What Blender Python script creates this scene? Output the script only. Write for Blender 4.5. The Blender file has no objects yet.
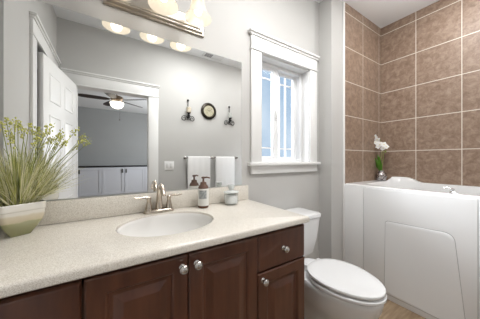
import bpy, bmesh, math, random
from mathutils import Vector, Matrix
random.seed(7)
C = bpy.context.scene.collection
PI = math.pi

# ------------------------------------------------------------------ camera, world, lights, exposure
CZ = 1.173            # eye height
D = 1.304             # mirror wall plane
cam_d = bpy.data.cameras.new('camera')
cam = bpy.data.objects.new('camera', cam_d); C.objects.link(cam)
cam.location = (0, 0, CZ)
cam.rotation_euler = (PI/2, 0, -math.atan2(.539, .842))
cam_d.sensor_width = 36; cam_d.lens = 205/480*36; cam_d.clip_start = 0.02
bpy.context.scene.camera = cam

w = bpy.data.worlds.new('sky'); bpy.context.scene.world = w; w.use_nodes = True
nt = w.node_tree; nt.nodes.clear()
out = nt.nodes.new('ShaderNodeOutputWorld'); bg = nt.nodes.new('ShaderNodeBackground')
tc = nt.nodes.new('ShaderNodeTexCoord'); nz = nt.nodes.new('ShaderNodeTexNoise'); cr = nt.nodes.new('ShaderNodeValToRGB')
nz.inputs['Scale'].default_value = 2.2; nz.inputs['Detail'].default_value = 4
cr.color_ramp.elements[0].position = .40; cr.color_ramp.elements[0].color = (.42, .55, .70, 1)
cr.color_ramp.elements[1].position = .66; cr.color_ramp.elements[1].color = (.80, .88, .95, 1)
nt.links.new(tc.outputs['Generated'], nz.inputs['Vector']); nt.links.new(nz.outputs['Fac'], cr.inputs['Fac'])
nt.links.new(cr.outputs['Color'], bg.inputs['Color']); bg.inputs['Strength'].default_value = .62
nt.links.new(bg.outputs['Background'], out.inputs['Surface'])

def area(name, loc, rot, size, power, col=(1, 1, 1), sy=None):
    l = bpy.data.lights.new(name, 'AREA'); l.energy = power; l.color = col
    l.size = size
    if sy: l.shape = 'RECTANGLE'; l.size_y = sy
    o = bpy.data.objects.new(name, l); C.objects.link(o); o.location = loc; o.rotation_euler = rot
    return o
def globe(name, loc, power, col, r):
    l = bpy.data.lights.new(name, 'POINT'); l.energy = power; l.color = col; l.shadow_soft_size = r
    o = bpy.data.objects.new(name, l); C.objects.link(o); o.location = loc
area('ceiling_fill_panel', (.95, .40, 2.71), (0, 0, 0), .6, 14, (1, .985, .97))  # added unseen fill panel for even brightness, no fixture modelled
globe('ceiling_fill_globe', (1.15, .46, 2.50), 3.5, (1, .985, .97), .07)  # added point fill out of view, lifts ceiling and walls
area('tub_fill_panel', (2.20, .20, 2.71), (0, 0, 0), .5, 4.5, (1, .985, .97))  # unseen panel added above the tub to brighten that end
globe('tub_fill_globe', (2.12, .50, 2.56), 3.6, (1, .985, .97), .05)  # unseen fill added to brighten the ceiling over the tub
area('bedroom_fill', (2.35, -3.0, 1.6), (0, math.radians(90), 0), 1.6, 46, (.95, .97, 1), 1.8)  # unseen area lamp added to stand in for bedroom window light
sl = bpy.data.lights.new('daylight', 'SUN'); sl.energy = 6.0; sl.color = (.95, .97, 1); sl.angle = math.radians(35)
so_ = bpy.data.objects.new('daylight', sl); C.objects.link(so_); so_.rotation_euler = Vector((.55, -1, -.42)).to_track_quat('-Z', 'Y').to_euler()
vs = bpy.context.scene.view_settings
vs.view_transform = 'Standard'; vs.look = 'None'; vs.gamma = 1; vs.use_curve_mapping = False; vs.exposure = 0.82

# ------------------------------------------------------------------ materials
MATS = {}
def mat(name, col, rough=.5, metal=0, noise=None, bump=0, bscale=80, spec=.5, trans=0, coat=0, emit=None, estr=0, ior=1.45):
    """noise = (scale, second colour, detail, lo, hi[, stretch])"""
    m = bpy.data.materials.new(name); m.use_nodes = True
    n = m.node_tree.nodes; L = m.node_tree.links; b = n['Principled BSDF']
    b.inputs['Base Color'].default_value = (*col, 1); b.inputs['Roughness'].default_value = rough
    b.inputs['Metallic'].default_value = metal; b.inputs['Specular IOR Level'].default_value = spec
    b.inputs['Transmission Weight'].default_value = trans; b.inputs['Coat Weight'].default_value = coat
    b.inputs['IOR'].default_value = ior
    if emit: b.inputs['Emission Color'].default_value = (*emit, 1); b.inputs['Emission Strength'].default_value = estr
    geo = n.new('ShaderNodeNewGeometry')
    mp = n.new('ShaderNodeMapping'); L.new(geo.outputs['Position'], mp.inputs['Vector'])
    if noise:
        t = n.new('ShaderNodeTexNoise'); t.inputs['Scale'].default_value = noise[0]; t.inputs['Detail'].default_value = noise[2]
        if len(noise) > 5: mp.inputs['Scale'].default_value = noise[5]
        L.new(mp.outputs['Vector'], t.inputs['Vector'])
        r = n.new('ShaderNodeValToRGB'); r.color_ramp.elements[0].position = noise[3]; r.color_ramp.elements[1].position = noise[4]
        r.color_ramp.elements[0].color = (*col, 1); r.color_ramp.elements[1].color = (*noise[1], 1)
        L.new(t.outputs['Fac'], r.inputs['Fac']); L.new(r.outputs['Color'], b.inputs['Base Color'])
    if bump:
        t2 = n.new('ShaderNodeTexNoise'); t2.inputs['Scale'].default_value = bscale
        L.new(geo.outputs['Position'], t2.inputs['Vector'])
        bp = n.new('ShaderNodeBump'); bp.inputs['Strength'].default_value = bump; bp.inputs['Distance'].default_value = .004
        L.new(t2.outputs['Fac'], bp.inputs['Height']); L.new(bp.outputs['Normal'], b.inputs['Normal'])
    MATS[name] = m
    return m

def tile_mat(name, axis, y0, z0, tw, th):
    """brown stone tiles with pale grout laid in a straight grid; axis 0: runs along x, 1: along y"""
    m = mat(name, (.30, .20, .14), .38, bump=.12, bscale=25)
    n = m.node_tree.nodes; L = m.node_tree.links; b = n['Principled BSDF']
    geo = n.new('ShaderNodeNewGeometry'); sp = n.new('ShaderNodeSeparateXYZ'); L.new(geo.outputs['Position'], sp.inputs[0])
    def M(op, a, b_, c=None):
        q = n.new('ShaderNodeMath'); q.operation = op
        for i, v in enumerate((a, b_, c)):
            if v is None: continue
            if isinstance(v, (int, float)): q.inputs[i].default_value = v
            else: L.new(v, q.inputs[i])
        return q.outputs[0]
    u = M('DIVIDE', M('SUBTRACT', sp.outputs[axis], y0), tw); v = M('DIVIDE', M('SUBTRACT', sp.outputs[2], z0), th)
    g = .0085
    fu = M('ABSOLUTE', M('SUBTRACT', M('FRACT', M('ADD', u, .5), None), .5), None)
    fv = M('ABSOLUTE', M('SUBTRACT', M('FRACT', M('ADD', v, .5), None), .5), None)
    mask = M('MAXIMUM', M('LESS_THAN', fu, g), M('LESS_THAN', fv, g*1.1))
    # per-tile offset so that no two tiles carry the same veining
    cu = M('FLOOR', u, None); cv = M('FLOOR', v, None)
    cb = n.new('ShaderNodeCombineXYZ'); L.new(M('MULTIPLY', cu, 3.7), cb.inputs[0]); L.new(M('MULTIPLY', cv, 5.3), cb.inputs[1]); L.new(M('ADD', cu, cv), cb.inputs[2])
    ad = n.new('ShaderNodeVectorMath'); L.new(geo.outputs['Position'], ad.inputs[0]); L.new(cb.outputs[0], ad.inputs[1])
    n1 = n.new('ShaderNodeTexNoise'); n1.inputs['Scale'].default_value = 20; n1.inputs['Detail'].default_value = 9; n1.inputs['Roughness'].default_value = .72; n1.inputs['Distortion'].default_value = .5
    L.new(ad.outputs[0], n1.inputs['Vector'])
    r = n.new('ShaderNodeValToRGB'); e = r.color_ramp.elements
    e[0].position = .30; e[0].color = (.175, .113, .080, 1); e[1].position = .72; e[1].color = (.40, .305, .235, 1)
    k = e.new(.5); k.color = (.275, .192, .140, 1)
    L.new(n1.outputs['Fac'], r.inputs['Fac'])
    mx = n.new('ShaderNodeMix'); mx.data_type = 'RGBA'
    L.new(mask, mx.inputs[0]); L.new(r.outputs[0], mx.inputs[6]); mx.inputs[7].default_value = (.74, .69, .61, 1)
    L.new(mx.outputs[2], b.inputs['Base Color'])
    bp = n.new('ShaderNodeBump'); bp.inputs['Strength'].default_value = .5; bp.inputs['Distance'].default_value = .003
    L.new(M('SUBTRACT', 1.0, mask), bp.inputs['Height']); L.new(bp.outputs['Normal'], b.inputs['Normal'])
    return m

WALL = mat('wall_paint', (.515, .51, .495), .6, noise=(3, (.53, .525, .51), 2, .3, .7), bump=.05, bscale=260)
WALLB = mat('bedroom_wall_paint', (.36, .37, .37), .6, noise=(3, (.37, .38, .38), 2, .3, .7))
CEIL = mat('ceiling_paint', (.86, .875, .89), .7, bump=.08, bscale=200)
TRIM = mat('white_trim_paint', (.80, .80, .79), .32)
VINYL = mat('window_vinyl', (.84, .85, .86), .3)
TILE_R = tile_mat('stone_tile_long_wall', 1, D-.137-.012-.334*3, 1.269, .336, .345)
TILE_B = tile_mat('stone_tile_end_wall', 0, 2.693, 1.269, .364, .345)
TUBM = mat('tub_acrylic', (.80, .805, .81), .16, coat=.3)
PORC = mat('porcelain', (.82, .83, .84), .08, coat=.5)
SINKM = mat('sink_porcelain', (.80, .79, .77), .08, coat=.4)
WOOD = mat('cherry_wood', (.072, .026, .015), .30, noise=(14, (.125, .047, .026), 6, .3, .75, (2.2, 2.2, .35)), coat=.35)
DARK = mat('shadow_gap_wood', (.012, .007, .005), .5)
QUARTZ = mat('speckled_quartz', (.60, .55, .46), .22, noise=(420, (.40, .35, .28), 3, .52, .70), coat=.2)
n = QUARTZ.node_tree.nodes
for q in n:
    if q.type == 'VALTORGB':
        e = q.color_ramp.elements; e[0].position = .33; e[0].color = (.84, .81, .75, 1); e[1].position = .70; e[1].color = (.52, .47, .40, 1)
        k = e.new(.46); k.color = (.76, .725, .66, 1)
NICKEL = mat('brushed_nickel', (.62, .56, .49), .24, 1)
BRONZEN = mat('champagne_nickel', (.58, .515, .44), .24, 1)
CHROME = mat('chrome', (.80, .80, .81), .10, 1)
SATIN = mat('satin_pewter', (.58, .57, .55), .26, 1)
IRON = mat('black_iron', (.012, .011, .010), .5)
BLACKTOP = mat('black_stone_top', (.02, .02, .022), .3)
MIRROR = mat('mirror_glass', (.90, .915, .91), 0.0, 1)
EDGE = mat('mirror_edge', (.50, .52, .50), .25)
def glass(name, tint=(1, 1, 1), fac=.12, rough=.0):
    m = bpy.data.materials.new(name); m.use_nodes = True; n = m.node_tree.nodes; L = m.node_tree.links; n.clear()
    o = n.new('ShaderNodeOutputMaterial'); mx = n.new('ShaderNodeMixShader'); t = n.new('ShaderNodeBsdfTransparent'); g = n.new('ShaderNodeBsdfGlossy')
    t.inputs[0].default_value = (*tint, 1); g.inputs['Roughness'].default_value = rough
    fr = n.new('ShaderNodeLayerWeight'); pw = n.new('ShaderNodeMath'); pw.operation = 'POWER'; pw.inputs[1].default_value = 5; ad = n.new('ShaderNodeMath'); ad.inputs[1].default_value = fac
    L.new(fr.outputs['Facing'], pw.inputs[0]); L.new(pw.outputs[0], ad.inputs[0]); L.new(ad.outputs[0], mx.inputs[0]); L.new(t.outputs[0], mx.inputs[1]); L.new(g.outputs[0], mx.inputs[2]); L.new(mx.outputs[0], o.inputs[0])
    return m
PANE = glass('window_glass', (.97, .985, 1), .005)
JARG = glass('jar_glass', (.96, .97, .97), .06, .05)
AMBER = mat('amber_glass', (.10, .040, .018), .10, coat=.5)
COPPER = mat('copper_pump', (.15, .09, .068), .32, .35)
LABEL = mat('bottle_label', (.72, .72, .69), .5)
LABELG = mat('bottle_label_grey', (.27, .29, .29), .5, noise=(90, (.40, .42, .42), 2, .45, .6))
COTTON = mat('white_cotton', (.88, .88, .87), .9, bump=.6, bscale=160)
TOWEL = mat('white_towel', (.83, .83, .83), .95, bump=.5, bscale=300)
POTM = mat('glazed_pot', (.72, .69, .62), .14, coat=.6)
n = POTM.node_tree.nodes; L = POTM.node_tree.links
geo = n.new('ShaderNodeNewGeometry'); sp = n.new('ShaderNodeSeparateXYZ'); L.new(geo.outputs['Position'], sp.inputs[0])
nzp = n.new('ShaderNodeTexNoise'); nzp.inputs['Scale'].default_value = 25; L.new(geo.outputs['Position'], nzp.inputs['Vector'])
md = n.new('ShaderNodeMath'); md.operation = 'MULTIPLY_ADD'; md.inputs[1].default_value = .02; L.new(nzp.outputs['Fac'], md.inputs[0]); L.new(sp.outputs[2], md.inputs[2])
mr = n.new('ShaderNodeMapRange'); mr.inputs[1].default_value = .88; mr.inputs[2].default_value = 1.02; L.new(md.outputs[0], mr.inputs[0])
rp = n.new('ShaderNodeValToRGB'); e = rp.color_ramp.elements
e[0].position = 0; e[0].color = (.27, .27, .13, 1); e[1].position = 1; e[1].color = (.74, .72, .66, 1)
for p, c in ((.40, (.33, .33, .17)), (.44, (.56, .49, .33)), (.58, (.62, .55, .42)), (.64, (.74, .71, .64))):
    k = e.new(p); k.color = (*c, 1)
L.new(mr.outputs[0], rp.inputs[0]); L.new(rp.outputs[0], n['Principled BSDF'].inputs['Base Color'])
GRASS1 = mat('grass_olive', (.46, .46, .16), .55, spec=.2); GRASS2 = mat('grass_cream', (.80, .77, .52), .55, spec=.2)
GRASS3 = mat('grass_dark', (.13, .16, .05), .6, spec=.2); BUD = mat('bud_yellow_green', (.58, .58, .18), .6, spec=.2)
STEM = mat('stem_green', (.26, .30, .08), .5); ORCH = mat('orchid_white', (.86, .86, .85), .45)
LEAFG = mat('leaf_green', (.10, .26, .03), .35); SOIL = mat('potting_moss', (.07, .06, .03), .9, bump=.6, bscale=90)
MERC = mat('mercury_glass', (.62, .60, .60), .12, .9, noise=(60, (.16, .13, .13), 3, .45, .6))
FLOORM = mat('tan_plank_tile', (.23, .155, .095), .4, noise=(10, (.38, .28, .18), 6, .3, .7, (.6, 5, 1)))
CARPET = mat('carpet', (.30, .27, .23), .95, bump=.5, bscale=300)
SHADE = bpy.data.materials.new('opal_glass_shade'); SHADE.use_nodes = True
n = SHADE.node_tree.nodes; L = SHADE.node_tree.links; n.clear()
o = n.new('ShaderNodeOutputMaterial'); a1 = n.new('ShaderNodeAddShader'); mx = n.new('ShaderNodeMixShader'); mx2 = n.new('ShaderNodeMixShader')
em = n.new('ShaderNodeEmission'); em.inputs[0].default_value = (1, .89, .74, 1); em.inputs[1].default_value = .20
tl = n.new('ShaderNodeBsdfTranslucent'); tl.inputs[0].default_value = (.55, .51, .43, 1); df = n.new('ShaderNodeBsdfDiffuse'); df.inputs[0].default_value = (.50, .47, .41, 1)
tp = n.new('ShaderNodeBsdfTransparent'); mx.inputs[0].default_value = .4; mx2.inputs[0].default_value = .30
L.new(df.outputs[0], mx.inputs[1]); L.new(tl.outputs[0], mx.inputs[2]); L.new(mx.outputs[0], mx2.inputs[1]); L.new(tp.outputs[0], mx2.inputs[2])
L.new(mx2.outputs[0], a1.inputs[0]); L.new(em.outputs[0], a1.inputs[1]); L.new(a1.outputs[0], o.inputs[0])
BULB = mat('lit_bulb', (1, .9, .75), .5, emit=(1, .88, .68), estr=1.5)
FANGLASS = mat('lit_fan_bowl', (.9, .9, .85), .4, emit=(1, .93, .80), estr=1.6)
CLOCKF = mat('clock_dial', (.50, .47, .36), .4, noise=(30, (.36, .33, .22), 3, .4, .65))
CLOCKR = mat('clock_rim_bronze', (.035, .028, .020), .35, .5)
DARKBLADE = mat('fan_blade_walnut', (.05, .035, .03), .4)
GREYVENT = mat('vent_white', (.70, .71, .72), .5); SLOT = mat('vent_slot', (.08, .08, .08), .8)
DECO = mat('grey_cabinet_paint', (.62, .64, .69), .4)
CHAMP = mat('candle_glass_amber', (.50, .42, .30), .3, noise=(60, (.62, .58, .50), 2, .4, .6)); CLEARC = mat('candle_glass_grey', (.45, .46, .44), .3)

# ------------------------------------------------------------------ mesh tools
class MB:
    def __init__(s): s.v = []; s.f = []; s.mi = []
    def add(s, vs_, fs, mi=0):
        b = len(s.v); s.v += [tuple(p) for p in vs_]; s.f += [tuple(i+b for i in f) for f in fs]; s.mi += [mi]*len(fs); return s
    def box(s, x0, x1, y0, y1, z0, z1, mi=0):
        return s.add([(x0,y0,z0),(x1,y0,z0),(x1,y1,z0),(x0,y1,z0),(x0,y0,z1),(x1,y0,z1),(x1,y1,z1),(x0,y1,z1)],
                     [(0,3,2,1),(4,5,6,7),(0,1,5,4),(1,2,6,5),(2,3,7,6),(3,0,4,7)], mi)
    def rbox(s, x0, x1, y0, y1, z0, z1, r=.004, seg=2, mi=0, M=None):
        bm = bmesh.new()
        bmesh.ops.create_cube(bm, size=1)
        for v in bm.verts: v.co = Vector(((x0+x1)/2+v.co.x*(x1-x0), (y0+y1)/2+v.co.y*(y1-y0), (z0+z1)/2+v.co.z*(z1-z0)))
        bmesh.ops.bevel(bm, geom=list(bm.edges), offset=r, segments=seg, profile=.5, affect='EDGES')
        if M is not None: bmesh.ops.transform(bm, matrix=M, verts=bm.verts)
        bm.verts.index_update()
        s.add([tuple(v.co) for v in bm.verts], [tuple(v.index for v in f.verts) for f in bm.faces], mi); bm.free(); return s
    def loft(s, rings, cap0=True, cap1=True, mi=0, closed=True):
        n_ = len(rings[0]); vs_ = [p for r in rings for p in r]; fs = []
        for i in range(len(rings)-1):
            for j in range(n_ if closed else n_-1):
                k = (j+1) % n_
                fs.append((i*n_+j, i*n_+k, (i+1)*n_+k, (i+1)*n_+j))
        if cap0: fs.append(tuple(range(n_))[::-1])
        if cap1: fs.append(tuple((len(rings)-1)*n_+j for j in range(n_)))
        return s.add(vs_, fs, mi)
    def lathe(s, prof, cx, cy, n_=28, cap0=False, cap1=False, M=None, mi=0):
        rings = []
        for r, z in prof:
            ring = [Vector((cx+r*math.cos(2*PI*j/n_), cy+r*math.sin(2*PI*j/n_), z)) for j in range(n_)]
            if M is not None: ring = [M @ p for p in ring]
            rings.append(ring)
        return s.loft(rings, cap0, cap1, mi)
    def tube(s, pts, rad, n_=10, mi=0, caps=True):
        pts = [Vector(p) for p in pts]; rings = []
        if not isinstance(rad, (list, tuple)): rad = [rad]*len(pts)
        up = None
        for i, p in enumerate(pts):
            t = (pts[min(i+1, len(pts)-1)]-pts[max(i-1, 0)]).normalized()
            if up is None:
                up = Vector((0,0,1)) if abs(t.z) < .9 else Vector((1,0,0))
            a = t.cross(up).normalized(); up = a.cross(t).normalized()
            rings.append([p+(a*math.cos(2*PI*j/n_)+up*math.sin(2*PI*j/n_))*rad[i] for j in range(n_)])
        return s.loft(rings, caps, caps, mi)
    def ball(s, c, r, n_=12, sc=(1,1,1), mi=0):
        m = n_//2; rings = []
        for i in range(m+1):
            a = -PI/2+PI*i/m; rr = max(math.cos(a), .02)
            rings.append([(c[0]+sc[0]*r*rr*math.cos(2*PI*j/n_), c[1]+sc[1]*r*rr*math.sin(2*PI*j/n_), c[2]+sc[2]*r*math.sin(a)) for j in range(n_)])
        return s.loft(rings, mi=mi)
ORIG = {}
def obj(name, mb, m, parent=None, loc=None, kind=None, label=None, category=None, group=None, smooth=True):
    me = bpy.data.meshes.new(name)
    base = Vector((0,0,0)); p = parent
    while p is not None: base += p.location; p = p.parent
    off = base + (Vector(loc) if loc is not None and parent is None else Vector((0,0,0)))
    me.from_pydata([tuple(Vector(v)-off) for v in mb.v], [], mb.f)
    ms = m if isinstance(m, (list, tuple)) else [m]
    for q in ms: me.materials.append(q)
    me.polygons.foreach_set('material_index', mb.mi); me.update()
    bm = bmesh.new(); bm.from_mesh(me); bmesh.ops.recalc_face_normals(bm, faces=bm.faces); bm.to_mesh(me); bm.free()
    if smooth:
        me.polygons.foreach_set('use_smooth', [True]*len(me.polygons)); me.set_sharp_from_angle(angle=math.radians(38))
    o = bpy.data.objects.new(name, me); C.objects.link(o)
    if parent is not None: o.parent = parent
    elif loc is not None: o.location = loc
    if kind: o['kind'] = kind
    if label: o['label'] = label
    if category: o['category'] = category
    if group: o['group'] = group
    return o
def thing(name, loc, label=None, category=None, group=None, kind=None):
    o = bpy.data.objects.new(name, None); C.objects.link(o); o.location = loc; o.empty_display_size = .05
    if label: o['label'] = label
    if category: o['category'] = category
    if group: o['group'] = group
    if kind: o['kind'] = kind
    return o
def struct(name, mb, m, **k): return obj(name, mb, m, kind='structure', **k)
def nested(mb, x0, x1, z0, z1, y, prof, sgn=-1, mi=0):
    """stepped raised panel facing -y (sgn -1): prof = [(inset, projection)...], capped in the middle"""
    rings = []
    for ins, pr in prof:
        yy = y+sgn*pr
        rings.append([(x0+ins, yy, z0+ins), (x1-ins, yy, z0+ins), (x1-ins, yy, z1-ins), (x0+ins, yy, z1-ins)])
    return mb.loft(rings, True, True, mi)
def arc(c, r, a0, a1, k, f): return [f(c, r, a0+(a1-a0)*i/k) for i in range(k+1)]

# ------------------------------------------------------------------ room shell
XL, XR, YF, HC = -.482, 2.742, -.385, 2.74
YFB = YF-.12
YT = 1.167
b = MB(); b.box(-3.2, XR+.15, -5.3, D+.16, -.1, 0); struct('floor', b, FLOORM, smooth=False)
b = MB(); b.box(-3.2, XR+.15, -5.3, D+.16, HC, HC+.1); struct('ceiling', b, CEIL, smooth=False)
# mirror wall with the window hole
WX0, WX1, WZ0, WZ1 = 1.026, 1.623, 1.137, 2.03
b = MB(); Y0, Y1 = D, D+.16
b.box(XL-.12, WX0, Y0, Y1, 0, HC); b.box(WX1, XR+.15, Y0, Y1, 0, HC); b.box(WX0, WX1, Y0, Y1, 0, WZ0); b.box(WX0, WX1, Y0, Y1, WZ1, HC)
struct('wall_back', b, WALL, smooth=False)
b = MB(); b.box(1.775, XR, YT, D, 0, HC); struct('wall_alcove', b, WALL, smooth=False)
b = MB(); b.box(XR, XR+.15, -5.3, D, 0, HC); struct('wall_right', b, TILE_R, smooth=False)
b = MB(); b.box(1.983, XR-.0, YT-.010, YT, .80, HC); struct('wall_tile_end', b, TILE_B, smooth=False)
# left wall with closet opening
LO0, LO1, LZ = -.26, .435, 2.08
b = MB(); b.box(XL-.12, XL, LO1, D, 0, HC); b.box(XL-.12, XL, YF, LO0, 0, HC); b.box(XL-.12, XL, LO0, LO1, LZ, HC)
struct('wall_left', b, WALL, smooth=False)
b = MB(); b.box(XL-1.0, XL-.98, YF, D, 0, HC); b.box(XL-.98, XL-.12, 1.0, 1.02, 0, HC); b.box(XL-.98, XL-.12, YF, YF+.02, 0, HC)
struct('wall_closet', b, mat('closet_shade', (.10, .095, .085), .8), smooth=False)  # closet walls coloured near black to stand in for its darkness
# front wall with the doorway
DX0, DX1, DZ = -.310, .451, 2.016
b = MB(); b.box(XL-1.0, DX0-.02, YFB, YF, 0, HC); b.box(DX1+.02, XR, YFB, YF, 0, HC); b.box(DX0-.02, DX1+.02, YFB, YF, DZ+.02, HC)
struct('wall_front', b, WALL, smooth=False)
# bedroom
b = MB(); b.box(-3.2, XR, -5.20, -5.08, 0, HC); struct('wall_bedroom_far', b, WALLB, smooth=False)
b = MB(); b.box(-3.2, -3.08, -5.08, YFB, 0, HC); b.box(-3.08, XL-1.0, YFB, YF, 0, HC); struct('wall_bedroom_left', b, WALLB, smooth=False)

def casing(name, x0, x1, z1, zb, y, s, wdt=.095, along=0, head=.13, over=.014):
    """craftsman door or window casing on a plane; s = direction it projects"""
    b = MB()
    def bx(a0, a1, d0, d1, z0, z1, r=.003):
        lo, hi = sorted((y+s*d0, y+s*d1))
        if along == 0: b.rbox(a0, a1, lo, hi, z0, z1, r)
        else: b.rbox(lo, hi, a0, a1, z0, z1, r)
    bx(x0-wdt, x0+.004, 0, .020, zb, z1+.002); bx(x1-.004, x1+wdt, 0, .020, zb, z1+.002)
    bx(x0-wdt-.006, x1+wdt+.006, 0, .028, z1, z1+.014)
    bx(x0-wdt, x1+wdt, 0, .021, z1+.012, z1+head)
    bx(x0-wdt-.008, x1+wdt+.008, 0, .030, z1+head-.004, z1+head+.018)
    bx(x0-wdt-over, x1+wdt+over, 0, .042, z1+head+.014, z1+head+.034)
    return b
struct('trim_1', casing('trim', DX0, DX1, DZ, 0, YF, 1, .12), TRIM)          # doorway casing
b = MB(); b.box(DX0-.019, DX0, YFB, YF, 0, DZ); b.box(DX1, DX1+.019, YFB, YF, 0, DZ); b.box(DX0-.019, DX1+.019, YFB, YF, DZ, DZ+.019)
struct('trim_2', b, TRIM, smooth=False)
struct('trim_3', casing('trim', LO0, LO1, LZ, 0, XL, 1, .095, 1, .125), TRIM)   # closet opening
b = MB(); b.box(XL-.12, XL+.001, LO1-.001, LO1+.018, 0, LZ); b.box(XL-.12, XL+.001, LO0-.018, LO0, 0, LZ); struct('trim_4', b, TRIM, smooth=False)
b = MB(); b.rbox(.912, 1.774, D-.014, D, 0, .11, .004); struct('baseboard_back', b, TRIM)
b = MB(); b.rbox(1.761, 1.775, YT-.012, D-.014, 0, .11, .004); b.rbox(1.764, 1.972, YT-.014, YT, 0, .11, .004); struct('baseboard_alcove', b, TRIM)
b = MB(); b.rbox(DX1+.125, 1.97, YF, YF+.014, 0, .11, .004); struct('baseboard_front', b, TRIM)
b = MB(); b.rbox(-3.0, XR, -5.08, -5.065, 0, .1, .003); struct('baseboard_bedroom', b, TRIM)
# white edge strips beside the tile
b = MB(); b.rbox(1.955, 1.984, YT-.012, YT, .0, HC, .003); struct('trim_5', b, TRIM)

# ------------------------------------------------------------------ window
win = thing('window_1', (1.325, D, 1.137), kind='structure')
b = casing('trim', WX0, WX1, WZ1, WZ0, D, -1, .098, 0, .115, .022)
obj('window_casing', b, TRIM, win)
b = MB(); b.box(WX0-.001, WX0+.012, D-.002, D+.16, WZ0, WZ1); b.box(WX1-.012, WX1+.001, D-.002, D+.16, WZ0, WZ1)
b.box(WX0+.012, WX1-.012, D-.0015, D+.159, WZ1-.012, WZ1+.0005); b.box(WX0+.012, WX1-.012, D-.0015, D+.159, WZ0-.009, WZ0+.006)
obj('window_jamb', b, TRIM, win, smooth=False)
b = MB(); b.rbox(WX0-.125, WX1+.125, D-.045, D, WZ0-.012, WZ0+.012, .004); obj('window_sill', b, TRIM, win)
b = MB(); b.rbox(WX0-.098, WX1+.098, D-.020, D, WZ0-.078, WZ0-.010, .003); obj('window_apron', b, TRIM, win)
YS = D+.095
def sash(x0, x1, y, fw, name, fl, fr_, vm):
    b = MB(); z0, z1 = WZ0+.030, WZ1-.035
    b.rbox(x0, x0+fl, y, y+.03, z0, z1); b.rbox(x1-fr_, x1, y, y+.03, z0, z1)
    b.rbox(x0+fl-.002, x1-fr_+.002, y+.0015, y+.0285, z0+.001, z0+fw, .002); b.rbox(x0+fl-.002, x1-fr_+.002, y+.0015, y+.0285, z1-fw, z1-.001, .002)
    s_ = obj(name, b, VINYL, win)
    b = MB(); b.box(x0+fl-.003, x1-fr_+.003, y+.013, y+.017, z0+fw-.003, z1-fw+.003); obj('pane', b, PANE, s_, smooth=False)
    b = MB()
    for zz in (1.275, 1.885): b.box(x0+fl, x1-fr_, y+.008, y+.022, zz-.006, zz+.006)
    for xx in vm: b.box(xx-.006, xx+.006, y+.007, y+.023, z0+fw, z1-fw)
    obj('muntin', b, VINYL, s_, smooth=False)
    return s_
b = MB(); fz0, fz1 = WZ0+.006, WZ1-.012
b.rbox(WX0+.012, WX0+.045, YS-.02, YS+.06, fz0, fz1, .003); b.rbox(WX1-.045, WX1-.012, YS-.02, YS+.06, fz0, fz1, .003)
b.rbox(WX0+.043, WX1-.043, YS-.018, YS+.058, fz0+.0005, fz0+.03, .002); b.rbox(WX0+.043, WX1-.043, YS-.018, YS+.058, fz1-.03, fz1-.0005, .002)
obj('window_frame', b, VINYL, win)
sash(WX0+.030, 1.305, YS-.012, .035, 'sash', .035, .065, (1.10,)); sR = sash(1.270, WX1-.030, YS+.024, .030, 'sash', .03, .055, (1.36, 1.44))
b = MB(); b.rbox(1.263, 1.279, YS-.03, YS-.012, 1.54, 1.60, .004); b.rbox(1.260, 1.282, YS-.024, YS-.012, 1.53, 1.61, .004); obj('latch', b, TRIM, win)

# ------------------------------------------------------------------ six-panel door opened back against the left wall
door = thing('door_1', (DX0-.035, YF+.03, .01), kind='structure')
ang = math.atan2(.75, -.122)
b = MB(); LW, LT = .762, .035
b.rbox(0, LW, -LT, 0, .01, 2.015, .002)
prof = [(0, -.001), (.004, .004), (.012, .005), (.020, -.0005), (.030, .0005), (.050, .006)]
for (px0, px1) in ((.105, .335), (.427, .657)):
    for (z0, z1) in ((.20, .80), (.93, 1.55), (1.66, 1.90)):
        for sg, yy in ((-1, -LT), (1, 0)):
            nested(b, px0, px1, z0, z1, yy, prof, sg)
Mr = Matrix.Translation(Vector((DX0-.035, YF+.03, 0))) @ Matrix.Rotation(ang, 4, 'Z')
b.v = [tuple(Mr @ Vector(v)) for v in b.v]
obj('door_leaf', b, TRIM, door)
b = MB()
for sg, yy in ((-1, -LT), (1, 0)):
    Mh = Matrix.Translation(Vector((.70, yy, .95))) @ Matrix.Rotation(PI/2*(-sg), 4, 'X')
    b.lathe([(.03, 0), (.03, .006), (.010, .010), (.010, .035), (.026, .045), (.028, .058), (.018, .068), (.004, .071)], 0, 0, 20, True, True, Mh)
b.v = [tuple(Mr @ Vector(v)) for v in b.v]
obj('door_handle', b, NICKEL, door)

# ------------------------------------------------------------------ mirror
b = MB(); mx0, mx1, mz0, mz1 = -.386, .848, .980, 1.908
b.box(mx0, mx1, D-.006, D-.0005, mz0, mz1, 1); b.add([(mx0+.003, D-.0065, mz0+.003), (mx1-.003, D-.0065, mz0+.003), (mx1-.003, D-.0065, mz1-.003), (mx0+.003, D-.0065, mz1-.003)], [(0,1,2,3)], 0)
obj('wall_mirror', b, [MIRROR, EDGE], loc=(0.23, D-.003, mz0), label='large frameless rectangular mirror on the wall above the vanity backsplash', category='mirror', smooth=False)

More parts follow.
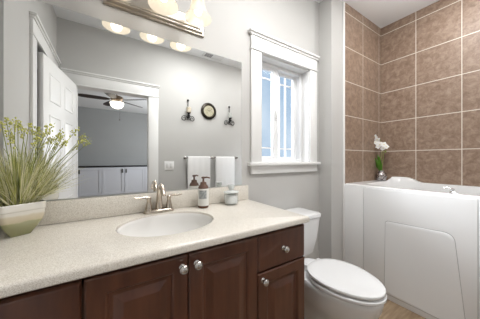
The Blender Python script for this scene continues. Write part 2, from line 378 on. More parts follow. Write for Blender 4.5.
# ------------------------------------------------------------------ vanity cabinet
VF = .756; VX0, VX1 = XL+.005, .889
van = thing('vanity_cabinet', ((VX0+VX1)/2, 1.0, 0), 'dark cherry wood vanity cabinet with raised panel doors and round pewter knobs under the countertop', 'cabinet')
b = MB()
b.rbox(VX1-.018, VX1, VF, D-.003, .0, .8375, .002)
b.box(VX0, VX0+.018, VF, D-.003, .0, .8375); b.box(VX0, VX1-.018, D-.015, D-.003, .1, .8375)
b.box(VX0, VX1-.018, VF, D-.01, .09, .108)
for x0, x1 in ((VX0, -.375), (-.070, -.050), (.237, .259), (.560, .582), (.878, VX1)): b.box(x0, x1, VF, VF+.02, .09, .8375)
b.box(VX0, VX1, VF, VF+.02, .800, .8375); b.box(VX0, VX1, VF, VF+.02, .09, .13); b.box(VX0, VX1-.02, VF+.06, VF+.075, 0, .09)
obj('body', b, WOOD, van, smooth=False)
b = MB(); b.box(VX0+.02, VX1-.02, VF+.021, VF+.024, .10, .83); obj('gap_shade_sheet', b, DARK, van, smooth=False)  # near-black sheet stands in for shade behind door and drawer gaps
def knob(x, z, parent, y):
    b = MB(); M = Matrix.Translation(Vector((x, y, z))) @ Matrix.Rotation(PI/2, 4, 'X')
    b.lathe([(.011, 0), (.011, .003), (.0055, .006), (.0055, .014), (.012, .018), (.0155, .023), (.0155, .027), (.012, .031), (.011, .0305), (.007, .034), (.002, .0345)], 0, 0, 24, True, True, M)
    obj('knob', b, SATIN, parent)
DT = .018
doorprof = [(0, 0), (0, DT-.004), (.005, DT), (.050, DT), (.056, DT-.003), (.060, DT-.009), (.072, DT-.009), (.096, DT-.001), (.100, DT)]
def cdoor(x0, x1, z0, z1, kx=None, kz=None):
    b = MB(); nested(b, x0, x1, z0, z1, VF-.001, doorprof); o = obj('door', b, WOOD, van, smooth=False)
    if kx is not None: knob(kx, kz, o, VF-.001-DT)
def cdrawer(x0, x1, z0, z1, kx=None, kz=None):
    b = MB(); nested(b, x0, x1, z0, z1, VF-.001, [(0, 0), (0, DT-.007), (.006, DT-.001), (.010, DT)]); o = obj('drawer', b, WOOD, van, smooth=False)
    if kx is not None: knob(kx, kz, o, VF-.001-DT)
cdoor(-.060, .245, .115, .824, .223, .785); cdoor(.249, .568, .115, .824, .277, .785)
cdrawer(.571, .885, .656, .824, .724, .738); cdoor(.571, .885, .115, .650, .595, .620)
cdrawer(-.378, -.066, .656, .824, -.222, .735); cdrawer(-.378, -.066, .395, .651, -.222, .53); cdrawer(-.378, -.066, .115, .384, -.222, .25)

# ------------------------------------------------------------------ countertop with oval cut-out
SX, SY, SA, SB = .248, 1.035, .222, .187
cx0, cx1, cy0, cy1 = XL+.004, .903, .722, D-.002
ZT = .870
N = 128
cornA = [math.atan2(y-SY, x-SX) for x, y in ((cx0, cy0), (cx1, cy0), (cx1, cy1), (cx0, cy1))]
angs = sorted([2*PI*i/N-PI for i in range(N)] + cornA)
def rect(a, ins):
    c, s = math.cos(a), math.sin(a); t = 1e9
    # ray to full rectangle, then clamp to the inset one
    if c > 1e-9: t = min(t, (cx1-SX)/c)
    if c < -1e-9: t = min(t, (cx0-SX)/c)
    if s > 1e-9: t = min(t, (cy1-SY)/s)
    if s < -1e-9: t = min(t, (cy0-SY)/s)
    x, y = SX+t*c, SY+t*s
    return (min(max(x, cx0+ins), cx1-ins), min(max(y, cy0+ins), cy1-ins))
def ell(a, k=0): 
    c, s = math.cos(a), math.sin(a); r = 1/math.sqrt((c/(SA+k))**2+(s/(SB+k))**2); return (SX+r*c, SY+r*s)
b = MB(); TH = .032
rings = [[(*ell(a), ZT-TH) for a in angs], [(*ell(a), ZT-.005) for a in angs], [(*ell(a, .002), ZT-.001) for a in angs], [(*ell(a, .006), ZT) for a in angs],
         [(*rect(a, .012), ZT) for a in angs], [(*rect(a, .006), ZT-.0015) for a in angs], [(*rect(a, .002), ZT-.005) for a in angs], [(*rect(a, 0), ZT-.011) for a in angs],
         [(*rect(a, 0), ZT-TH+.004) for a in angs], [(*rect(a, .004), ZT-TH) for a in angs], [(*ell(a), ZT-TH) for a in angs]]
b.loft(rings, False, False)
ct = thing('countertop', (.21, 1.0, ZT-TH), 'beige speckled stone countertop with rounded edge on the dark vanity', 'countertop')
obj('slab', b, QUARTZ, ct)
b = MB(); b.rbox(XL+.004, .898, D-.022, D-.001, ZT+.0005, .977, .003); obj('backsplash', b, QUARTZ, ct)
# sink
b = MB()
def el(k, dz): return [(SX+(SA*k)*math.cos(t), SY+(SB*k)*math.sin(t), ZT-TH-dz) for t in [2*PI*i/64 for i in range(64)]]
rs = [el(.992, .0), el(.992, -.020), el(.985, -.0215), el(.975, -.019), el(.965, -.005), el(.945, .03), el(.90, .06), el(.80, .095), el(.64, .122), el(.42, .138), el(.2, .145), el(.09, .148)]
rs += [el(.09, .158), el(.3, .158), el(.55, .147), el(.80, .125), el(.92, .09), el(.975, .045), el(.992, .0)]
b.loft(rs, False, False)
snk = thing('undermount_sink', (SX, SY, ZT-TH-.15), 'white oval undermount sink set into the beige countertop', 'sink')
obj('basin', b, SINKM, snk)
b = MB(); b.lathe([(.020, ZT-TH-.150), (.022, ZT-TH-.146), (.016, ZT-TH-.144), (.014, ZT-TH-.147), (.003, ZT-TH-.146)], SX, SY, 20, True, True); obj('drain', b, CHROME, snk)

# ------------------------------------------------------------------ faucet
FX, FY = .245, 1.248
fa = thing('faucet', (FX, FY, ZT), 'champagne nickel two handle faucet with tall spout behind the oval sink', 'faucet')
b = MB()
rg = []
for k, z in ((1, .0005), (1, .010), (.93, .016), (.80, .019)):
    rg.append([(FX+(abs(math.cos(t))**.7*math.copysign(1, math.cos(t)))*.083*k, FY+(abs(math.sin(t))**.8*math.copysign(1, math.sin(t)))*.026*k, ZT+z) for t in [2*PI*i/40 for i in range(40)]])
b.loft(rg); obj('base_plate', b, BRONZEN, fa)
b = MB()
b.tube([(FX, FY, ZT+.015), (FX, FY, ZT+.05), (FX, FY-.002, ZT+.10), (FX, FY-.012, ZT+.138), (FX, FY-.040, ZT+.158), (FX, FY-.075, ZT+.152), (FX, FY-.105, ZT+.125), (FX, FY-.112, ZT+.110)],
       [.022, .018, .0145, .0135, .013, .012, .0115, .0115], 16)
obj('spout', b, BRONZEN, fa)
for s in (-1, 1):
    hx = FX+s*.055
    b = MB(); b.lathe([(.020, ZT+.015), (.018, ZT+.03), (.013, ZT+.055), (.011, ZT+.072), (.013, ZT+.078), (.012, ZT+.090), (.004, ZT+.094)], hx, FY, 20, True, True)
    b.tube([(hx, FY, ZT+.086), (hx+s*.02, FY-.002, ZT+.092), (hx+s*.05, FY-.006, ZT+.090), (hx+s*.075, FY-.010, ZT+.095)], [.008, .0065, .0055, .0045], 12)
    obj('lever_handle', b, BRONZEN, fa)

# ------------------------------------------------------------------ soap bottle and jar
BX, BY = .503, 1.215
so = thing('soap_bottle', (BX, BY, ZT), 'amber glass soap bottle with white label and copper pump beside the sink', 'soap dispenser')
b = MB(); b.lathe([(.030, ZT+.0005), (.033, ZT+.004), (.033, ZT+.122), (.031, ZT+.128), (.022, ZT+.136), (.014, ZT+.140), (.013, ZT+.150)], BX, BY, 32, True, True); obj('bottle', b, AMBER, so)
b = MB(); b.lathe([(.0335, ZT+.016), (.0337, ZT+.018), (.0337, ZT+.120), (.0335, ZT+.122)], BX, BY, 36); l_ = obj('label', b, LABEL, so)
b = MB()
rr = []
for z in (ZT+.060, ZT+.112): rr.append([(BX+.0343*math.cos(a), BY+.0343*math.sin(a), z) for a in [math.radians(-160+i*82/10) for i in range(11)]])
b.loft(rr, False, False, closed=False); obj('label_panel', b, LABELG, l_)
b = MB()
b.lathe([(.0325, ZT+.124), (.029, ZT+.136), (.020, ZT+.146), (.018, ZT+.160), (.010, ZT+.162), (.006, ZT+.166), (.0055, ZT+.182), (.012, ZT+.184), (.012, ZT+.193), (.004, ZT+.196)], BX, BY, 24, True, True)
b.tube([(BX, BY, ZT+.189), (BX+.02, BY-.012, ZT+.191), (BX+.036, BY-.020, ZT+.186)], [.006, .005, .004], 10)
obj('pump', b, COPPER, so)
JX, JY = .700, 1.205
ja = thing('cotton_jar', (JX, JY, ZT), 'clear glass jar of white cotton with a glass knob lid near the mirror edge', 'jar')
b = MB(); b.lathe([(.046, ZT+.0005), (.049, ZT+.006), (.049, ZT+.072), (.046, ZT+.078), (.044, ZT+.078), (.046, ZT+.071), (.046, ZT+.008), (.01, ZT+.006)], JX, JY, 36, True, True); obj('glass_body', b, JARG, ja)
b = MB(); b.lathe([(.041, ZT+.009), (.043, ZT+.02), (.043, ZT+.055), (.035, ZT+.066), (.015, ZT+.070), (.003, ZT+.07)], JX, JY, 30, True, True); obj('cotton', b, COTTON, ja)
b = MB(); b.lathe([(.050, ZT+.079), (.052, ZT+.082), (.050, ZT+.087), (.030, ZT+.092), (.015, ZT+.096), (.016, ZT+.104), (.021, ZT+.112), (.022, ZT+.126), (.020, ZT+.131), (.004, ZT+.133)], JX, JY, 32, True, True)
obj('lid', b, mat('frosted_lid_glass', (.62, .65, .64), .15, spec=.8, coat=.6), ja)

# ------------------------------------------------------------------ potted grass
th = math.radians(31)
ex = Vector((math.cos(th), math.sin(th), 0)); ey = Vector((-math.sin(th), math.cos(th), 0))
pc = Vector((-.324, 1.147, 0)) + ex*.032 + ey*.026
pc.z = ZT
plant = thing('potted_grass_plant', pc, 'variegated ornamental grass in a cream and olive glazed square pot on the countertop', 'plant')
def sq(h, z, r=.12, k=6):
    pts = []
    rad = h*r*2
    for q, (sx, sy) in enumerate(((1,1),(-1,1),(-1,-1),(1,-1))):
        for i in range(k+1):
            a = q*PI/2+i*PI/2/k
            pts.append(pc+ex*(sx*(h-rad)+rad*math.cos(a))+ey*(sy*(h-rad)+rad*math.sin(a))+Vector((0,0,z)))
    return pts
b = MB()
b.loft([sq(.030, .0005), sq(.032, .004), sq(.040, .018), sq(.052, .040), sq(.061, .060), sq(.065, .078), sq(.066, .098), sq(.067, .102), sq(.069, .104), sq(.069, .127), sq(.067, .130), sq(.064, .130), sq(.064, .126), sq(.060, .095), sq(.05, .08)], True, True)
obj('pot', b, POTM, plant)
b = MB(); b.loft([sq(.059, .096), sq(.058, .106), sq(.02, .112)], True, True); obj('soil', b, SOIL, plant)
# blades: arched tapering strips
def blade(b, base, dirv, L_, droop, wd, mi, segs=7):
    side = dirv.cross(Vector((0,0,1)))
    if side.length < .05: side = Vector((1,0,0))
    side.normalize(); tw = random.uniform(-.6, .6); side = (side*math.cos(tw)+Vector((0,0,1))*math.sin(tw)).normalized()
    l_, r_ = [], []
    p = base.copy(); d = dirv.normalized()
    for i in range(segs+1):
        t = i/segs; wv = wd*(1-t**1.6)*.5+.0002
        l_.append(p-side*wv); r_.append(p+side*wv)
        d = (d+Vector((0,0,-droop))*(t+.15)/segs*1.2).normalized(); p = p+d*(L_/segs)
        if p.y > D-.012: p.y = D-.012; d.y = min(d.y, 0)
        if p.x < XL+.01: p.x = XL+.01
        if p.z < ZT+.004: p.z = ZT+.004
    b.add(l_+r_, [(i, i+1, segs+1+i+1, segs+1+i) for i in range(segs)], mi)
    return p
b = MB()
for i in range(620):
    a = random.uniform(0, 2*PI); rr_ = random.uniform(0, .045)
    base = pc+Vector((rr_*math.cos(a), rr_*math.sin(a), .108))
    tilt = random.uniform(.12, 1.25)*(.45+.55*random.random())
    a2 = a+random.uniform(-.5, .5)
    d = Vector((math.cos(a2)*math.sin(tilt), math.sin(a2)*math.sin(tilt)*.75, math.cos(tilt)))
    blade(b, base, d, random.uniform(.14, .27), random.uniform(.2, .95), random.uniform(.0018, .0038), random.choices((0, 1, 2), (4, 5, .9))[0])
obj('foliage', b, [GRASS1, GRASS2, GRASS3], plant, smooth=False)
stems = [(-.019, -.085, .328), (.001, -.045, .336), (-.004, .015, .356), (.038, -.085, .31), (-.041, .035, .364), (.091, -.035, .329), (.065, .015, .308), (.094, .015, .34), (.181, -.025, .329), (.21, .005, .298),
         (.007, -.105, .28), (.152, -.065, .276), (.064, -.065, .275), (.11, .065, .311), (.019, .055, .352), (-.09, -.03, .33), (-.12, .02, .30)]
for dx, dy, h in stems:
    b = MB(); p0 = pc+Vector((dx*.15, dy*.15, .105)); p3 = pc+Vector((dx*1.05, dy, .105+h))
    pm = (p0+p3)/2+Vector((-dx*.12, 0, .012))
    for q in (p3, pm): q.y = min(q.y, D-.03)
    b.tube([p0, pm, p3], [.0017, .0014, .001], 6)
    hd = (p3-pm).normalized()
    for k in range(22):
        c = p3+hd*random.uniform(-.035, .010)+Vector([random.uniform(-.009, .009) for _ in range(3)])
        c.y = min(c.y, D-.014)
        if k % 2: b.ball(c, random.uniform(.0022, .0042), 6, (1, 1, 1.3), 1)
        else: blade(b, c, Vector([random.uniform(-1, 1), random.uniform(-1, 1), random.uniform(0, 1)]), .013, .4, .004, 1, 3)
    obj('flower_stem', b, [STEM, BUD], plant)

# ------------------------------------------------------------------ vanity light bar
vx0, vx1, vz0, vz1 = -.025, .540, 1.995, 2.110
vl = thing('vanity_light', (.245, D, 2.05), 'brushed nickel bar light with bell shaped frosted glass shades above the mirror', 'light fixture')
b = MB(); nested(b, vx0, vx1, vz0, vz1, D-.0005, [(0, 0), (0, .010), (.006, .014), (.012, .014), (.014, .022), (.020, .027), (.028, .027), (.031, .034), (.036, .036)])
obj('wall_plate', b, mat('light_bar_nickel', (.50, .46, .40), .3, 1), vl, smooth=False)
SHR = .145
for lx in (.040, .243, .435):
    ly = D-.176
    b = MB(); b.tube([(lx, D-.03, 2.06), (lx, D-.08, 2.075), (lx, D-.13, 2.12), (lx, ly, 2.150), (lx, ly, 2.12)], .007, 12)
    b.lathe([(.014, 2.058), (.014, 2.062), (.014, 2.0621)], lx, D-.05, 16)
    b.lathe([(.010, 2.140), (.024, 2.132), (.028, 2.110), (.028, 2.085), (.024, 2.083)], lx, ly, 24, True, True)
    ar = obj('lamp_arm', b, NICKEL, vl)
    b = MB()
    pr = [(.026, 2.100), (.031, 2.096), (.037, 2.082), (.041, 2.062), (.045, 2.042), (.052, 2.022), (.063, 2.006), (.070, 1.996), (.075, 1.989), (.076, 1.985), (.0745, 1.984), (.069, 1.993), (.062, 2.003), (.050, 2.019), (.043, 2.040), (.039, 2.061), (.035, 2.080), (.029, 2.093)]
    b.lathe(pr, lx, ly, 40); sh = obj('lamp_shade', b, SHADE, vl)
    b = MB(); b.lathe([(.012, 2.085), (.013, 2.070), (.020, 2.055), (.024, 2.035), (.021, 2.018), (.010, 2.008), (.002, 2.006)], lx, ly, 20, True, True); obj('bulb', b, BULB, sh)
    pl = bpy.data.lights.new('vanity_bulb_light', 'POINT'); pl.energy = .07; pl.color = (1, .86, .68); pl.shadow_soft_size = .03
    po = bpy.data.objects.new('vanity_bulb_light', pl); C.objects.link(po); po.location = (lx, ly, 1.990)

# ------------------------------------------------------------------ toilet
TX = 1.257; TB = D-.012
to = thing('toilet', (TX, .95, 0), 'white porcelain toilet with closed oval lid beside the vanity', 'toilet')
def egg(k, z, yb=.975, yf=.522, w=.186, ym=.79, n_=56, sy=0, kb=None):
    """egg-shaped outline: pointed round front, squarer back"""
    pts = []; z = z-.012 if z > .2 else z
    for i in range(n_):
        t = 2*PI*i/n_; c, s = math.cos(t), math.sin(t)
        if s < 0: y = ym+s*(ym-yf)*k; x = w*k*c
        else:
            y = ym+abs(s)**.85*(yb-ym)*(kb or k); x = w*k*math.copysign(abs(c)**.80, c)*(1-.10*s)
        pts.append((TX+x, y+sy-.008, z))
    return pts
b = MB()
b.loft([egg(.96, .430), egg(.99, .4325), egg(1.0, .436), egg(1.0, .444), egg(.99, .449), egg(.955, .452), egg(.80, .454), egg(.4, .4545)], True, True); lid = obj('lid', b, PORC, to)
b = MB(); b.loft([egg(.95, .398, kb=.9), egg(.99, .400, kb=.9), egg(1.012, .406, kb=.9), egg(1.012, .418, kb=.9), egg(1.0, .4215, kb=.9), egg(.96, .424, kb=.9), egg(.90, .424, kb=.9)], True, True); obj('seat', b, PORC, to)
b = MB()
def bowl(k, z, back, front, w): return egg(1, z, yb=back, yf=front, w=w, ym=(back*.45+front*.55))
b.loft([bowl(1, .001, 1.20, .70, .120), bowl(1, .02, 1.20, .695, .118), bowl(1, .05, 1.195, .705, .104), bowl(1, .12, 1.19, .690, .104), bowl(1, .18, 1.19, .645, .120), bowl(1, .24, 1.19, .590, .148),
        bowl(1, .29, 1.185, .556, .166), bowl(1, .33, 1.17, .540, .177), bowl(1, .365, 1.15, .533, .183), bowl(1, .386, 1.14, .531, .184), bowl(1, .394, 1.13, .536, .180)], True, True)
bw = obj('bowl', b, PORC, to)
for s in (-1, 1):
    b = MB(); b.ball((TX+s*.105, 1.00, .018), .014, 12, (1, 1, .8)); obj('bolt_cap', b, PORC, bw)
for s in (-1, 1):
    b = MB(); b.rbox(TX+s*.07-.016, TX+s*.07+.016, .955, .992, .387, .428, .006); obj('lid_hinge', b, PORC, to)
def rr2(hx, y0, y1, z, r=.03, k=5):
    pts = []; cy = (y0+y1)/2; hy = (y1-y0)/2
    for q, (sx, sy) in enumerate(((1,1),(-1,1),(-1,-1),(1,-1))):
        for i in range(k+1):
            a = q*PI/2+i*PI/2/k; pts.append((TX+sx*(hx-r)+r*math.cos(a), cy+sy*(hy-r)+r*math.sin(a), z))
    return pts
b = MB(); b.loft([rr2(.145, 1.10, TB-.01, .3985), rr2(.165, 1.085, TB-.004, .42), rr2(.188, 1.068, TB-.002, .52), rr2(.200, 1.055, TB-.001, .64), rr2(.205, 1.05, TB-.001, .704)], True, True); tk = obj('tank', b, PORC, to)
b = MB(); b.loft([rr2(.205, 1.05, TB, .7045), rr2(.210, 1.046, TB+.003, .708), rr2(.211, 1.045, TB+.004, .728), rr2(.208, 1.048, TB, .736), rr2(.19, 1.07, TB-.02, .738)], True, True); tl_ = obj('tank_lid', b, PORC, to)
b = MB(); M = Matrix.Translation(Vector((TX-.214+.06, 1.051, .665))) @ Matrix.Rotation(PI/2, 4, 'X')
b.lathe([(.014, 0), (.014, .006), (.007, .009), (.007, .016)], 0, 0, 16, True, True, M); b.tube([(TX-.154, 1.036, .665), (TX-.09, 1.030, .655)], [.006, .0045], 10); obj('flush_lever', b, CHROME, tk)
# supply valve
sv = thing('supply_valve', (1.03, D, .20), 'small chrome water valve with hose on the wall behind the toilet', 'valve')
b = MB(); b.tube([(1.03, D-.002, .18), (1.03, D-.05, .18)], .008, 10); b.ball((1.03, D-.055, .18), .014, 12); b.tube([(1.03, D-.055, .19), (1.015, D-.06, .24), (1.02, D-.05, .31), (1.04, D-.04, .39)], .005, 8); obj('hose', b, CHROME, sv)

# ------------------------------------------------------------------ bathtub
TX0, TX1, TY0, TY1, TZ = 1.981, XR-.001, YF+.002, YT-.012, .935
tub = thing('bathtub', (2.36, .39, 0), 'white walk in bathtub with a curved door panel along the brown tiled wall', 'bathtub')
b = MB()
NX, NY = 56, 96
def sstep(a, b_, x): t = min(max((x-a)/(b_-a), 0), 1); return t*t*(3-2*t)
def topz(x, y):
    z = TZ
    # raised headrest along the far end of the back rim
    hump = sstep(.76, .90, y)*(1-sstep(1.015, 1.040, y))*sstep(2.46, 2.60, x)
    z += .046*hump
    # round rim of the front edge
    z -= .008*(1-sstep(TX0, TX0+.02, x))
    # the tub well
    ix = min(x-2.075, 2.69-x); iy = min(y+.29, (1.045)-y)
    dd = min(ix, iy)
    if ix > 0 and iy > 0:
        cr_ = .12
        if ix < cr_ and iy < cr_: dd = cr_-math.hypot(cr_-ix, cr_-iy)
        if dd > 0:
            wdt = .05+.20*sstep(.75, 1.04, y)
            z -= .50*sstep(0, 1, min(dd/wdt, 1))**.8
    return z
xs = sorted(set([TX0, TX0+.004, TX0+.01, TX0+.02, 2.06, 2.075, 2.08, 2.085, 2.09, 2.10, 2.11, 2.12, 2.13] + [2.03, 2.15, 2.2, 2.25, 2.3, 2.35, 2.4, 2.45, 2.5, 2.55, 2.58, 2.61, 2.63, 2.64, 2.65, 2.66, 2.67, 2.675, 2.68, 2.685, 2.69, 2.71, 2.725, TX1]))
ys = [TY0+(TY1-TY0)*i/NY for i in range(NY+1)]
g = [[(x, y, topz(x, y)) for y in ys] for x in xs]
vs_ = [p for r in g for p in r]; m_ = len(ys)
fs = [(i*m_+j, (i+1)*m_+j, (i+1)*m_+j+1, i*m_+j+1) for i in range(len(xs)-1) for j in range(m_-1)]
b.add(vs_, fs)
# front face and bottom edges down to the floor
b.add([(TX0, y, topz(TX0, y)) for y in ys]+[(TX0, y, .0) for y in ys], [(j, j+1, m_+j+1, m_+j) for j in range(m_-1)])
b.add([(x, TY1, topz(x, TY1)) for x in xs]+[(x, TY1, 0) for x in xs], [(j, j+1, len(xs)+j+1, len(xs)+j) for j in range(len(xs)-1)])
b.add([(x, TY0, topz(x, TY0)) for x in xs]+[(x, TY0, 0) for x in xs], [(j, j+1, len(xs)+j+1, len(xs)+j) for j in range(len(xs)-1)])
obj('tub_shell', b, TUBM, tub)
# front apron panel pieces, a hair proud of the shell, with seams between them
b = MB(); b.rbox(TX0-.010, TX0+.001, .978, TY1+.004, .003, .915, .002); obj('extension_panel', b, TUBM, tub)
b = MB(); b.rbox(TX0-.012, TX0+.001, .282, .974, .0, .918, .003); ap = obj('apron', b, TUBM, tub)
b = MB(); b.rbox(TX0-.009, TX0+.001, TY0, .279, .003, .915, .002); obj('extension_panel', b, TUBM, tub)
def doorout(k, x):
    """walk-in door outline on the apron, rounded corners"""
    cs = [((.797, .655), .02), ((.388, .668), .045), ((.330, .045), .02), ((.805, .045), .02)]
    cy = sum(c[0][0] for c in cs)/4; cz = sum(c[0][1] for c in cs)/4; pts = []
    for i in range(4):
        P = Vector(cs[i][0]); A = Vector(cs[i-1][0]); B = Vector(cs[(i+1) % 4][0]); r = cs[i][1]
        a = P+(A-P).normalized()*r*1.3; c_ = P+(B-P).normalized()*r*1.3
        for j in range(9):
            t = j/8; q = a*(1-t)**2+P*2*t*(1-t)+c_*t*t
            dv = q-Vector((cy, cz)); q = q-dv.normalized()*k
            pts.append((x, q.x, q.y))
    return pts
xx = TX0-.012
b = MB(); b.loft([doorout(-.0035, xx+.002), doorout(-.0035, xx-.0004), doorout(0, xx-.0006), doorout(0, xx+.002)], False, False); obj('door_gasket', b, mat('grey_gasket', (.33, .33, .33), .5), tub)
b = MB(); b.loft([doorout(0, xx+.002), doorout(.0, xx-.001), doorout(.003, xx-.003), doorout(.03, xx-.003)], True, True); obj('tub_door', b, TUBM, tub)
hy, hx_ = .408, 2.025
b = MB(); b.lathe([(.017, TZ-.002), (.017, TZ+.006), (.010, TZ+.010), (.009, TZ+.022), (.013, TZ+.026), (.012, TZ+.034), (.003, TZ+.036)], hx_, hy, 20, True, True)
b.tube([(hx_, hy, TZ+.028), (hx_-.004, hy+.02, TZ+.036), (hx_-.006, hy+.042, TZ+.035)], [.008, .007, .008], 12)
b.tube([(hx_, hy, TZ+.020), (hx_-.016, hy-.022, TZ+.004), (hx_-.022, hy-.034, TZ+.001)], [.005, .005, .005], 10); obj('tub_valve_lever', b, CHROME, tub)

# ------------------------------------------------------------------ orchid in a silver vase
OX, OY = 2.615, 1.098
orc = thing('orchid_vase', (OX, OY, TZ), 'white orchid spray with green leaves in a round silver mosaic vase on the tub corner', 'vase')
b = MB(); b.lathe([(.020, TZ+.001), (.040, TZ+.010), (.053, TZ+.035), (.055, TZ+.055), (.048, TZ+.080), (.034, TZ+.098), (.026, TZ+.104), (.028, TZ+.112), (.024, TZ+.112), (.022, TZ+.10)], OX, OY, 30, True, True); obj('vase', b, MERC, orc)
b = MB()
T = lambda dx, dy, z: Vector((OX+dx, OY+dy, z))
b.tube([T(0, 0, TZ+.09), T(-.004, -.01, 1.10), T(-.006, -.022, 1.22), T(-.008, -.02, 1.33), T(-.010, .01, 1.40), T(-.012, .055, 1.44)], [.004, .0035, .003, .003, .0025, .002], 8)
b.tube([T(0, 0, TZ+.09), T(-.006, .01, 1.13), T(-.004, .0, 1.24), T(-.010, -.02, 1.29)], [.004, .0035, .003, .002], 8)
obj('stem', b, STEM, orc)
def leaf(b, base, d, L_, wd):
    side = Vector((.35, 1, 0)).normalized(); n_ = 8; l_, r_, c_ = [], [], []
    p = base.copy(); d = d.normalized()
    for i in range(n_+1):
        t = i/n_; wv = wd*math.sin(PI*min(.06+.94*t, .995))**.7
        nrm = side.cross(d).normalized()
        l_.append(p-side*wv+nrm*.004); c_.append(p.copy()); r_.append(p+side*wv+nrm*.004)
        d = (d+Vector((0, 0, -.06))).normalized(); p = p+d*L_/n_
    k = n_+1; b.add(l_+c_+r_, [(i, i+1, k+i+1, k+i) for i in range(n_)]+[(k+i, k+i+1, 2*k+i+1, 2*k+i) for i in range(n_)])
for dx, dy, dz, L_, wd in ((-.05, .26, 1, .18, .022), (.05, .16, 1, .20, .020), (-.1, .05, 1, .17, .020), (.05, .35, .8, .14, .018), (-.2, .12, .8, .15, .018)):
    b = MB(); leaf(b, T(dx*.05, dy*.05, TZ+.10), Vector((dx, dy, dz)), L_, wd); obj('leaf', b, LEAFG, orc)
def bloom(c, r, face):
    b = MB(); q = Vector((0, 0, 1)).rotation_difference(Vector(face).normalized()).to_matrix()
    for k in range(5):
        a = 2*PI*k/5+random.uniform(-.15, .15); n_ = 5; pts = []
        u_ = Vector((math.cos(a), math.sin(a), 0)); v_ = Vector((-math.sin(a), math.cos(a), 0))
        for i in range(n_+1):
            t = i/n_; wv = r*.42*math.sin(PI*min(.08+.9*t, .99))
            for s in (-1, 0, 1): pts.append(Vector(c)+q@(u_*r*t+v_*wv*s+Vector((0, 0, (.35*t-.55*t*t)*r+abs(s)*.08*r))))
        b.add(pts, [(3*i+j, 3*i+j+1, 3*i+3+j+1, 3*i+3+j) for i in range(n_) for j in (0, 1)])
    b.ball(Vector(c)+q@Vector((0, 0, .12*r)), r*.2, 8, mi=1)
    obj('blossom', b, [ORCH, mat_yel], orc)
mat_yel = mat('orchid_throat', (.75, .70, .42), .5)
for dx, dy, z, r in ((-.02, .060, 1.435, .042), (-.03, .030, 1.400, .046), (-.03, .050, 1.370, .040), (-.03, .005, 1.345, .050), (-.035, -.040, 1.340, .046), (-.035, -.030, 1.300, .042), (-.03, -.062, 1.315, .038), (-.03, .022, 1.320, .040)):
    bloom(T(dx, dy, z), r*.74, (-1, -.45+random.uniform(-.6, .6), random.uniform(-.5, .4)))
for dx, dy, z in ((-.012, .088, 1.455), (-.012, .075, 1.425), (-.012, -.045, 1.262)):
    b = MB(); b.ball(T(dx, dy, z), .011, 8, (1, 1, 1.4)); obj('bud', b, STEM, orc)

# ------------------------------------------------------------------ fittings on the front wall, seen in the mirror
def sconce(x, m, label):
    s = thing('wall_sconce', (x, YF, 1.75), label, 'sconce', 'wall sconces beside the clock')
    y = YF+.055; b = MB()
    b.tube([(x, YF+.02, 1.78), (x, YF+.02, 2.03)], .005, 8); b.ball((x, YF+.02, 2.045), .016, 10)
    b.tube([(x, YF+.002, 1.84), (x, y, 1.84)], .005, 8); b.tube([(x, YF+.004, 1.98), (x, YF+.02, 1.98)], .005, 8)
    b.lathe([(.008, 1.80), (.022, 1.815), (.010, 1.83), (.022, 1.850), (.030, 1.855)], x, y, 16, True, True)
    for sg in (-1, 1):
        pts = []
        for i in range(30):
            t = i/29; a = -PI/2+sg*0+t*3.3*PI; r = .052*(1-.72*t)
            pts.append((x+sg*(.058+r*math.cos(a+PI/2+PI/2)*1.0), YF+.022, 1.775+r*math.sin(a)))
        pts = [(x+sg*.004, YF+.022, 1.83), (x+sg*.010, YF+.022, 1.785)]+pts[3:]
        b.tube(pts, .0048, 6)
    obj('scroll_bracket', b, IRON, s)
    b = MB(); b.lathe([(.028, 1.856), (.033, 1.860), (.036, 1.93), (.032, 1.935), (.005, 1.935)], x, y, 20, True, True); obj('candle_cup', b, m, s)
sconce(.985, CHAMP, 'black iron scroll sconce with amber cup, seen left of the clock in the mirror')
sconce(1.683, CLEARC, 'black iron scroll sconce with grey cup, seen right of the clock in the mirror')
ck = thing('wall_clock', (1.317, YF, 1.93), 'round dark bronze wall clock with cream dial seen in the mirror', 'clock')
Mc = Matrix.Translation(Vector((1.317, YF, 1.93))) @ Matrix.Rotation(-PI/2, 4, 'X')
b = MB(); b.lathe([(.112, .001), (.126, .006), (.128, .020), (.116, .034), (.098, .038), (.088, .030), (.086, .022)], 0, 0, 40, True, False, Mc); obj('clock_rim', b, CLOCKR, ck)
b = MB(); b.lathe([(.090, .018), (.089, .022), (.003, .022)], 0, 0, 40, True, True, Mc); obj('clock_dial', b, CLOCKF, ck)
b = MB()
for a, l_ in ((math.radians(300), .042), (math.radians(60), .060)):
    u_ = Vector((math.sin(a), 0, math.cos(a))); c0 = Vector((1.317, YF+.025, 1.93)); b.tube([c0-u_*.012, c0+u_*l_], [.003, .0015], 6)
obj('clock_hands', b, IRON, ck)
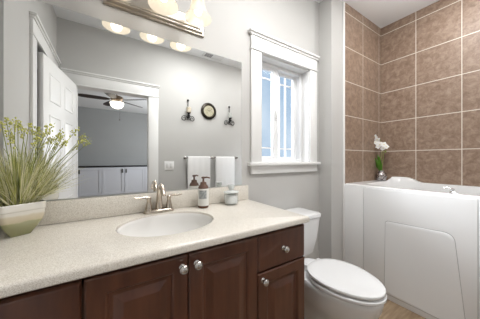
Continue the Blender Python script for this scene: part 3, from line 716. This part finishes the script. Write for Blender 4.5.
# two towel bars, each with a folded white towel
BZ, BYY = 1.200, YF+.065
def towelbar(x0, x1, label):
    t = thing('towel_bar', ((x0+x1)/2, YF, BZ), label, 'towel bar', 'towel bars below the clock')
    b = MB(); b.tube([(x0, BYY, BZ), (x1, BYY, BZ)], .007, 12); obj('bar', b, SATIN, t)
    for x in (x0, x1):
        b = MB(); M = Matrix.Translation(Vector((x, YF, BZ))) @ Matrix.Rotation(-PI/2, 4, 'X')
        b.lathe([(.024, .001), (.024, .008), (.012, .014), (.010, .045), (.016, .055), (.018, .068), (.014, .078), (.003, .08)], 0, 0, 20, True, True, M); obj('post', b, SATIN, t)
towelbar(.945, 1.338, 'brushed metal towel bar holding the left towel in the mirror'); towelbar(1.388, 1.800, 'brushed metal towel bar holding the right towel in the mirror')
def towel(x0, x1, label):
    b = MB(); rings = []; K = 18
    for i in range(K+1):
        x = x0+(x1-x0)*i/K; wv = .003*math.sin(i*1.3)
        ri, ro = .0085, .019
        zb, zf = BZ-.68, BZ-.74
        ring = [(x, BYY-ro+wv*.3, zb), (x, BYY-ro+wv*.3, BZ)]
        for j in range(1, 8): a = PI-PI*j/8; ring.append((x, BYY+ro*math.cos(a), BZ+ro*math.sin(a)))
        ring += [(x, BYY+ro, BZ), (x, BYY+ro+wv, BZ-.2), (x, BYY+ro+wv*2, zf), (x, BYY+ri+wv*2, zf), (x, BYY+ri+wv*.5, BZ-.2), (x, BYY+ri, BZ)]
        for j in range(1, 8): a = PI*j/8; ring.append((x, BYY+ri*math.cos(a), BZ+ri*math.sin(a)))
        ring += [(x, BYY-ri, BZ), (x, BYY-ri, zb)]
        rings.append(ring)
    b.loft(rings); obj('hand_towel', b, TOWEL, loc=((x0+x1)/2, BYY, BZ), label=label, category='towel', group='white towels in the mirror')
towel(.965, 1.315, 'white towel hanging on the left towel bar below the clock, seen in the mirror')
towel(1.413, 1.750, 'white towel hanging on the right towel bar, nearest the mirror edge')
sw = thing('switch_plate', (.718, YF, 1.085), 'white double light switch plate beside the doorway in the mirror', 'light switch')
b = MB(); b.rbox(.652, .785, YF+.0005, YF+.007, 1.024, 1.146, .002); obj('cover_plate', b, TRIM, sw)
for x in (.692, .745):
    b = MB(); b.rbox(x-.017, x+.017, YF+.006, YF+.011, 1.052, 1.118, .002); obj('rocker', b, mat('switch_rocker', (.68, .68, .67), .3), sw)
vt = thing('ceiling_vent', (1.33, -.235, HC), 'white slotted exhaust vent in the ceiling reflected above the clock', 'vent')
b = MB(); b.rbox(1.17, 1.49, -.300, -.165, HC-.012, HC-.0005, .003); obj('cover', b, GREYVENT, vt)
b = MB()
for i in range(7): b.box(1.205+i*.016, 1.214+i*.016, -.285, -.185, HC-.0128, HC-.011)
obj('slots', b, SLOT, vt, smooth=False)

# ------------------------------------------------------------------ bedroom beyond: ceiling fan and built-in cabinets
fx, fy = .146, 2*D-5.05
fan = thing('ceiling_fan', (fx, fy, HC), 'bronze ceiling fan with lit glass bowl seen through the doorway in the mirror', 'ceiling fan')
b = MB(); b.lathe([(.07, HC-.001), (.07, HC-.02), (.04, HC-.06), (.013, HC-.07), (.013, 2.52), (.05, 2.515), (.11, 2.49), (.12, 2.44), (.10, 2.41), (.06, 2.40), (.06, 2.37)], fx, fy, 28, True, True); obj('motor', b, mat('fan_bronze', (.22, .16, .11), .3, .8), fan)
b = MB(); b.lathe([(.125, 2.375), (.130, 2.355), (.120, 2.31), (.09, 2.27), (.04, 2.245), (.004, 2.24)], fx, fy, 28, True, True); obj('light_bowl', b, FANGLASS, fan)
for k in range(5):
    a = math.radians(35+72*k); b = MB()
    prof_ = [(.13, .022), (.20, .055), (.30, .066), (.50, .070), (.60, .064), (.645, .045), (.66, .02)]
    M = Matrix.Translation(Vector((fx, fy, 2.425))) @ Matrix.Rotation(a, 4, 'Z') @ Matrix.Rotation(math.radians(-12), 4, 'X')
    rg = [[M@Vector((r, -w_, -.004)), M@Vector((r, w_, -.004)), M@Vector((r, w_, .004)), M@Vector((r, -w_, .004))] for r, w_ in prof_]
    b.loft(rg); obj('blade', b, DARKBLADE, fan)
b = MB(); b.tube([(fx+.05, fy, 2.37), (fx+.05, fy, 2.02)], .0018, 6); b.ball((fx+.05, fy, 2.01), .012, 8); obj('pull_chain', b, NICKEL, fan)

cbk = thing('built_in_cabinet', (.2, -4.85, 0), 'row of pale grey built in cabinets with black top seen through the doorway', 'cabinet')
yc = -4.66
b = MB(); b.box(-1.9, 2.2, -5.06, yc, .10, .945); b.box(-1.9, 2.2, -5.06, yc-.05, 0, .10); obj('body', b, DECO, cbk, smooth=False)
b = MB(); b.rbox(-1.92, 2.22, -5.06, yc+.03, .945, .985, .004); obj('worktop', b, BLACKTOP, cbk)
cw = .575
for i in range(6):
    x0 = .405-3*cw+i*cw+.006; x1 = x0+cw-.012
    b = MB(); nested(b, x0, x1, .13, .925, yc, [(0, 0), (0, .018), (.002, .020), (.065, .020), (.067, .010), (.07, .010)], 1); o_ = obj('door', b, DECO, cbk, smooth=False)
    hx = x1-.045 if i % 2 == 0 else x0+.045
    b = MB(); b.rbox(hx-.018, hx+.018, yc+.02, yc+.040, .765, .885, .003); obj('handle', b, SLOT, o_)
